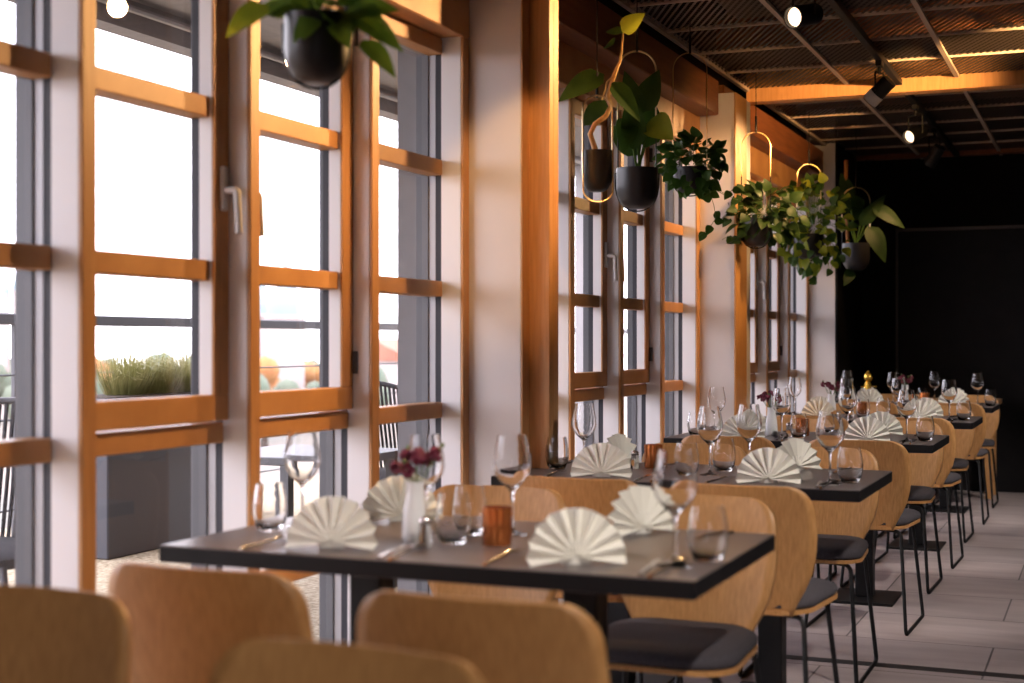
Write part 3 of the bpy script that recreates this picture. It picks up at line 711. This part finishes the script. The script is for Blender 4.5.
px_leaf(f2, D, 604, 74, 558, 98, 28, -.05, .9, .15); px_leaf(f2, D, 612, 82, 640, 118, 20, -.06, .3); px_leaf(f2, D, 605, 100, 585, 128, 24, .1, .3)
f1.build('lit_leaf', M['leaf_lime_lit'], root, smooth=80); f2.build('foliage', M['leaf_dark'], root, smooth=80)  # top leaf's light is put into its paler lime colour

# 3: big banana-like leaves
D = 5.90; x, y = P(637, 190, D).xy
root = hanger('hanging_bird_of_paradise', 'upright large leaved plant in a black pot under a brass arch', x, y, 1.752, .087, .165, .158, 2.405, 2.08, 'strap', None)
f2 = MB(); f1 = MB(); st = MB()
for a, s in (((638, 120, 625, 74, 24, -.05), 0), ((640, 112, 658, 72, 26, -.04), 0), ((634, 150, 630, 96, 26, -.1), 0), ((645, 148, 655, 92, 30, .05), 0), ((628, 118, 622, 152, 24, -.12), 0), ((650, 120, 668, 140, 30, -.1), 1), ((640, 155, 610, 120, 24, .08), 0)):
    px_leaf(f1 if s else f2, D, *a[:5], a[5], .2, .15, .25); st.tube([P(637 + rp_.uniform(-4, 4), 172, D), P((a[0] + 637) / 2, (a[1] + 172) / 2, D), P(a[0], a[1], D)], .004, 6)
f1.build('lit_leaf', M['leaf_lime_lit'], root, smooth=80); f2.build('foliage', M['leaf_dark'], root, smooth=80); st.build('stems', M['leaf_mid'], root, smooth=60)  # one leaf painted lime as if lit

def bushy(root, D, cu, cv, ru, rv_, n, L, W, mt, vines=(), vine_leaves=7, down=.3, dr=.10, m2=None):
    f = MB(); f2 = MB(); st = MB(); c0 = P(cu, cv, D)
    for k in range(n):
        a = rp_.uniform(0, 2 * PI); q = math.sqrt(rp_.random())
        e = P(cu + ru * q * math.cos(a), cv - rv_ * q * math.sin(a), D) + CAMF * rp_.uniform(-dr, dr)
        d = (e - c0).normalized() + rv(.35) - UP * down
        if k % 2 == 0: st.tube([c0 + (e - c0) * .2, c0 + (e - c0) * .65 + UP * .02, e], .0015, 4)
        leaf(f2 if (m2 and rp_.random() < .45) else f, e, d, -CAMF * .6 + UP * .6 + rv(.35), L * rp_.uniform(.75, 1.15), W * rp_.uniform(.75, 1.15))
    for vn in vines:
        pts = [P(u, v, D - .08) for u, v in vn]; MB().tube(pts, .0016, 5).build('vine', M['stem'], root, smooth=60)
        for a, b_ in zip(pts, pts[1:]):
            for q in range(2 if vine_leaves else 0):
                if rp_.random() < .75: e = a.lerp(b_, rp_.random()); leaf(f, e, CAMR * rp_.choice((-1, 1)) - UP * .5 + rv(.3), -CAMF + rv(.3), L * .8, W * .75)
    f.build('foliage', mt, root, smooth=80); st.build('stems', M['stem'], root, smooth=60)
    if m2: f2.build('bright_leaves', m2, root, smooth=80)
# 4
D = 6.65; x, y = P(690, 175, D).xy
root = hanger('hanging_pothos', 'trailing pothos in a thin arch hanger in front of the pale pier', x, y, 1.892, .080, .12, .158, 2.55, 2.0, 'thin', None)
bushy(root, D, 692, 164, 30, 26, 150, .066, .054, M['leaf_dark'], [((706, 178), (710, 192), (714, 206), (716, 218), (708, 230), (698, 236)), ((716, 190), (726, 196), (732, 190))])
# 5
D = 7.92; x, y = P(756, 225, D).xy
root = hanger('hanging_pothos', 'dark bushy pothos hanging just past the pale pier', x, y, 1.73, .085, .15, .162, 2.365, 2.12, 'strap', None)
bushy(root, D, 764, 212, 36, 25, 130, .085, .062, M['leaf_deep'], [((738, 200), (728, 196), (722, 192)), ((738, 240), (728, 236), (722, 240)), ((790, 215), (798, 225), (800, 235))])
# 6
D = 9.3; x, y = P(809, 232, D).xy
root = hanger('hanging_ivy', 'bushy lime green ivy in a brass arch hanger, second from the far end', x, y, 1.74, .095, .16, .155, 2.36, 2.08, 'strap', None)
bushy(root, D, 814, 226, 33, 46, 210, .076, .064, M['leaf_dark'], [((800, 245), (798, 262), (802, 275)), ((815, 250), (818, 270), (816, 285)), ((830, 240), (834, 262), (828, 276)), ((812, 190), (806, 184), (808, 176))], m2=M['leaf_lime_lit'], dr=.2)
# 7
D = 10.15; x, y = P(856, 255, D).xy
root = hanger('hanging_bird_of_paradise', 'broad leaved plant with a moss pole, last hanging pot by the black wall', x, y, 1.71, .098, .19, .20, 2.30, 1.98, 'strap', None)
f2 = MB(); f1 = MB(); st = MB()
for a, s in (((860, 226, 884, 194, 15, -.05), 0), ((872, 206, 902, 226, 15, -.1), 0), ((868, 226, 884, 260, 20, -.1), 0), ((852, 222, 862, 190, 18, .1), 0), ((850, 200, 842, 172, 16, 0), 0), ((846, 215, 838, 190, 16, -.05), 0), ((852, 270, 842, 284, 12, -.1), 0), ((850, 205, 870, 195, 18, .1), 1)):
    px_leaf(f1 if s else f2, D, *a[:5], a[5], .3, .2); st.tube([P(856, 245, D), P((a[0] + 856) / 2, (a[1] + 245) / 2, D), P(a[0], a[1], D)], .005, 6)
f1.build('lit_leaf', M['leaf_dark'], root, smooth=80); f2.build('foliage', M['leaf_deep'], root, smooth=80); st.build('stems', M['leaf_mid'], root, smooth=60)  # lit leaf paler than the foliage, light and shade put into their colours
MB().tube([P(848, 245, D + .03), P(846, 195, D + .03), P(846, 160, D + .03)], .014, 8).build('moss_pole', M['moss'], root, smooth=60)

# ------------------------------------------------------------------ terrace and town outside
TZ = .06
o = MB().box(-6.2, -2.34, -6, 26, -.3, TZ).build('ground', M['gravel']); struct(o, 'golden gravel terrace outside the windows', 'ground')
trim(MB().box(-4.35, -2.42, -6, 26, 2.80, 2.9), M['soffit'], 'grey soffit of the eave over the terrace')
trim(MB().box(-4.35, -4.22, -6, 26, 2.66, 2.80), M['soffit'], 'grey edge beam of the eave')
trim(MB().tube([(-4.18, -6, 2.745), (-4.18, 26, 2.745)], .018, 8), M['alu'], 'conduit along the eave')
rl = thing('terrace_railing', 'grey terrace railing with wires and bolted posts', 'railing', (-5.4, 6, TZ))
MB().cbox(-5.45, -5.36, -5, 24, 1.29, 1.35, .006).build('handrail', M['iron'], rl)
for yy in [-3.76 + 1.96 * k for k in range(15)]:
    MB().cbox(-5.43, -5.40, yy - .035, yy + .035, TZ, 1.30, .003).build('post', M['iron'], rl)
for z in (.30, .54, .78, 1.02): MB().tube([(-5.39, -5, z), (-5.39, 24, z)], .006, 6).build('wire', M['iron'], rl, smooth=60)
sn = thing('privacy_screen', 'tall grey slatted screen on the terrace beyond the second window bay', 'screen', (-4.2, 11.2, TZ))
MB().cbox(-4.55, -4.50, 11.15, 11.2, TZ, 2.66, .003).cbox(-3.80, -3.75, 11.15, 11.2, TZ, 2.66, .003).build('frame', M['iron'], sn)
mb = MB()
for k in range(7): mb.box(-4.49 + k * .098, -4.41 + k * .098, 11.16, 11.185, TZ, 2.66)
mb.build('slats', M['alu'], sn)
pl = thing('planter_trough', 'dark slate planter trough outside the second window', 'planter', (-5.05, 6.7, TZ))
tr = MB().cbox(-5.25, -4.80, 6.02, 7.40, TZ, .90, .008).build('trough', M['planter'], pl)
MB().box(-5.21, -4.84, 6.06, 7.36, .90, .905).build('soil', M['soil'], tr)
gr = MB(); rg = random.Random(5)
for k in range(2000):
    c0 = rg.choice((6.45, 6.72, 7.02)); q = rg.random() ** .6 * .15; a = rg.uniform(0, 2 * PI)
    b0 = Vector((-5.02 + q * math.cos(a) * .7, c0 + q * math.sin(a), .906)); a += rg.uniform(-.6, .6); lean = min(.9, q * 5.5 + rg.uniform(0, .25)); L = rg.uniform(.15, .38)
    out = Vector((math.cos(a), math.sin(a), 0)); m_ = b0 + out * (L * .35 * lean) + UP * L * .55; e = b0 + out * (L * 1.0 * lean) + UP * L * (.95 - .55 * lean)
    e.x = max(-5.33, e.x)
    s = Vector((-math.sin(a), math.cos(a), 0)) * .0018
    gr.add([b0 - s, b0 + s, m_ + s, m_ - s, e], [(0, 1, 2, 3), (3, 2, 4)])
tag(gr.build('ornamental_grass', M['grass']), 'yellow green ornamental grass growing in the slate trough', 'grass', kind='stuff')
def make_rope_chair():
    t = thing('rope_chair', 'c', 'chair')
    def ring(z, k, lean): return [Vector((.27 * k * math.cos(a), .25 * k * math.sin(a) - lean, z)) for a in [R(150 + 240 * i / 24) for i in range(25)]]
    top = ring(.93, 1.05, .08); bot = ring(.42, .92, 0)
    for i, p in enumerate(top): p.z -= .16 * abs(i - 12) ** 2 / 144
    MB().tube(top, .013, 8).tube(bot, .011, 8).build('back_frame', M['iron'], t, smooth=60, world=False)
    mb = MB()
    for i in range(24):
        for k in (0, .5): mb.tube([top[i].lerp(top[i + 1], k), bot[i].lerp(bot[i + 1], k)], .0075, 5)
    mb.build('rope_weave', M['rope'], t, smooth=60, world=False)
    MB().lathe([(0, .41), (.235, .41), (.25, .42), (.25, .445), (.22, .465), (0, .47)], 24).build('seat', M['rope'], t, smooth=50, world=False)
    for sx_ in (-1, 1):
        for sy in (-1, 1): MB().tube([(sx_ * .17, sy * .17, .42), (sx_ * .25, sy * .25, 0)], [.014, .010], 8).build('leg', M['iron'], t, smooth=50, world=False)
    return remember(t)
rc = make_rope_chair()
for (x, y, a, lab) in ((-3.46, 3.65, 200, 'grey rope chair on the terrace outside the leftmost window'), (-3.45, 6.6, 250, 'grey rope chair outside the fourth window from the left')):
    place(rc, (x, y, TZ), R(a), lab, 'rope chairs on the terrace')
t = thing('terrace_table', 'dark terrace table outside, seen through the bottom of the third window', 'table', (-3.35, 5.6, TZ))
MB().cbox(-3.70, -3.0, 5.25, 5.95, .665, .70, .004).build('table_top', M['iron'], t)
for x in (-3.66, -3.09):
    for y in (5.29, 5.86): MB().cbox(x, x + .05, y, y + .05, TZ, .665, .003).build('leg', M['iron'], t)
# town far below
o = MB().box(-420, 420, -420, 420, -9.2, -9).build('ground_town', M['town_ground']); struct(o, 'valley floor far beyond the terrace', 'ground')
rt = random.Random(21)
def tree(x, y, h, r, m, lab):
    t = thing('distant_tree', lab, 'tree', (x, y, -9), 0, 'trees beyond the terrace')
    MB().tube([(x, y, -9), (x, y, -9 + h * .5)], [.4, .25], 6).build('trunk', M['trunk'], t)
    mb = MB()
    for k in range(7):
        c = Vector((x + rt.uniform(-r, r) * .6, y + rt.uniform(-r, r) * .6, -9 + h * rt.uniform(.5, .85))); q = r * rt.uniform(.5, .75)
        mb.lathe([(0, -q), (q * .7, -q * .7), (q, 0), (q * .72, q * .68), (0, q)], 9, c)
    mb.build('crown', m, t, smooth=60)
SPOTS = []
def free_spot(a0, a1, d0, d1, r):
    for _ in range(400):
        ph = R(rt.uniform(a0, a1)); d = rt.uniform(d0, d1); x, y = -math.sin(ph) * d, math.cos(ph) * d
        if all((x - p) ** 2 + (y - q) ** 2 > (r + s) ** 2 for p, q, s in SPOTS): SPOTS.append((x, y, r)); return x, y
    return None
for u, d in ((286, 200), (262, 210), (4, 190), (18, 190)):
    p = P(u, 341, d); SPOTS.append((p.x, p.y, 4))
for k in range(64):
    m_ = rt.random() < .28
    q = rt.uniform(1.6, 3.2); sp_ = free_spot(28, 45, 130, 270, q * 1.35)
    if sp_: tree(sp_[0], sp_[1], rt.uniform(5, 8.5), q, M['tree_a'] if m_ else M['tree_b'], 'hazy russet tree in the valley beyond the terrace railing' if m_ else 'hazy green tree in the valley beyond the terrace railing')
def house(x, y, wx, wy, h, rh, lab):
    t = thing('distant_house', lab, 'building', (x, y, -9), 0, 'houses beyond the terrace')
    MB().box(x - wx, x + wx, y - wy, y + wy, -9, -9 + h).build('wall', M['town_wall'], t)
    z = -9 + h; MB().add([(x - wx - .3, y - wy - .3, z), (x + wx + .3, y - wy - .3, z), (x + wx + .3, y + wy + .3, z), (x - wx - .3, y + wy + .3, z), (x, y - wy - .3, z + rh), (x, y + wy + .3, z + rh)], [(0, 1, 4), (2, 3, 5), (1, 2, 5, 4), (3, 0, 4, 5), (0, 3, 2, 1)]).build('roof', M['town_roof'], t)
    for zz in (z - 1.6, z - 4.2):
        for q in (-.5, .1, .6): MB().box(x + wx, x + wx + .06, y + wy * q - .5, y + wy * q + .5, zz - .8, zz + .6).build('window', M['planter'], t)
for k in range(12):
    sp_ = free_spot(27, 46, 130, 240, 10.5)
    if sp_: house(sp_[0], sp_[1], rt.uniform(4, 7), rt.uniform(5, 8), rt.uniform(6, 9), rt.uniform(2, 3.5), 'hazy red roofed house in the valley beyond the terrace railing')
def tower(u, top, d, r, lab, dome=True):
    b0 = P(u, 341, d); zt = P(u, top, d).z; x, y = b0.x, b0.y; t = thing('distant_tower', lab, 'tower', (x, y, -9))
    MB().lathe([(0, -9), (r, -9), (r, zt - r * 3.2), (r * 1.15, zt - r * 3.1), (r * 1.15, zt - r * 2.9), (0, zt - r * 2.9)], 12, (x, y, 0)).build('shaft', M['town_wall'], t)
    MB().lathe([(r, zt - r * 2.9), (r * 1.05, zt - r * 2.2), (r * .6, zt - r * 1.3), (r * .3, zt - r * 1.1), (r * .28, zt - r * .6), (0, zt)], 12, (x, y, 0)).build('dome', M['copper_green'], t, smooth=40)
tower(286, 262, 200, 2.6, 'pale domed tower on the skyline seen through the third window')
tower(262, 275, 210, 2.0, 'smaller domed tower left of the other on the skyline')
tower(4, 278, 190, .75, 'slender tower at the far left edge of the view')
tower(18, 275, 190, .7, 'slender tower just right of another at the left edge')
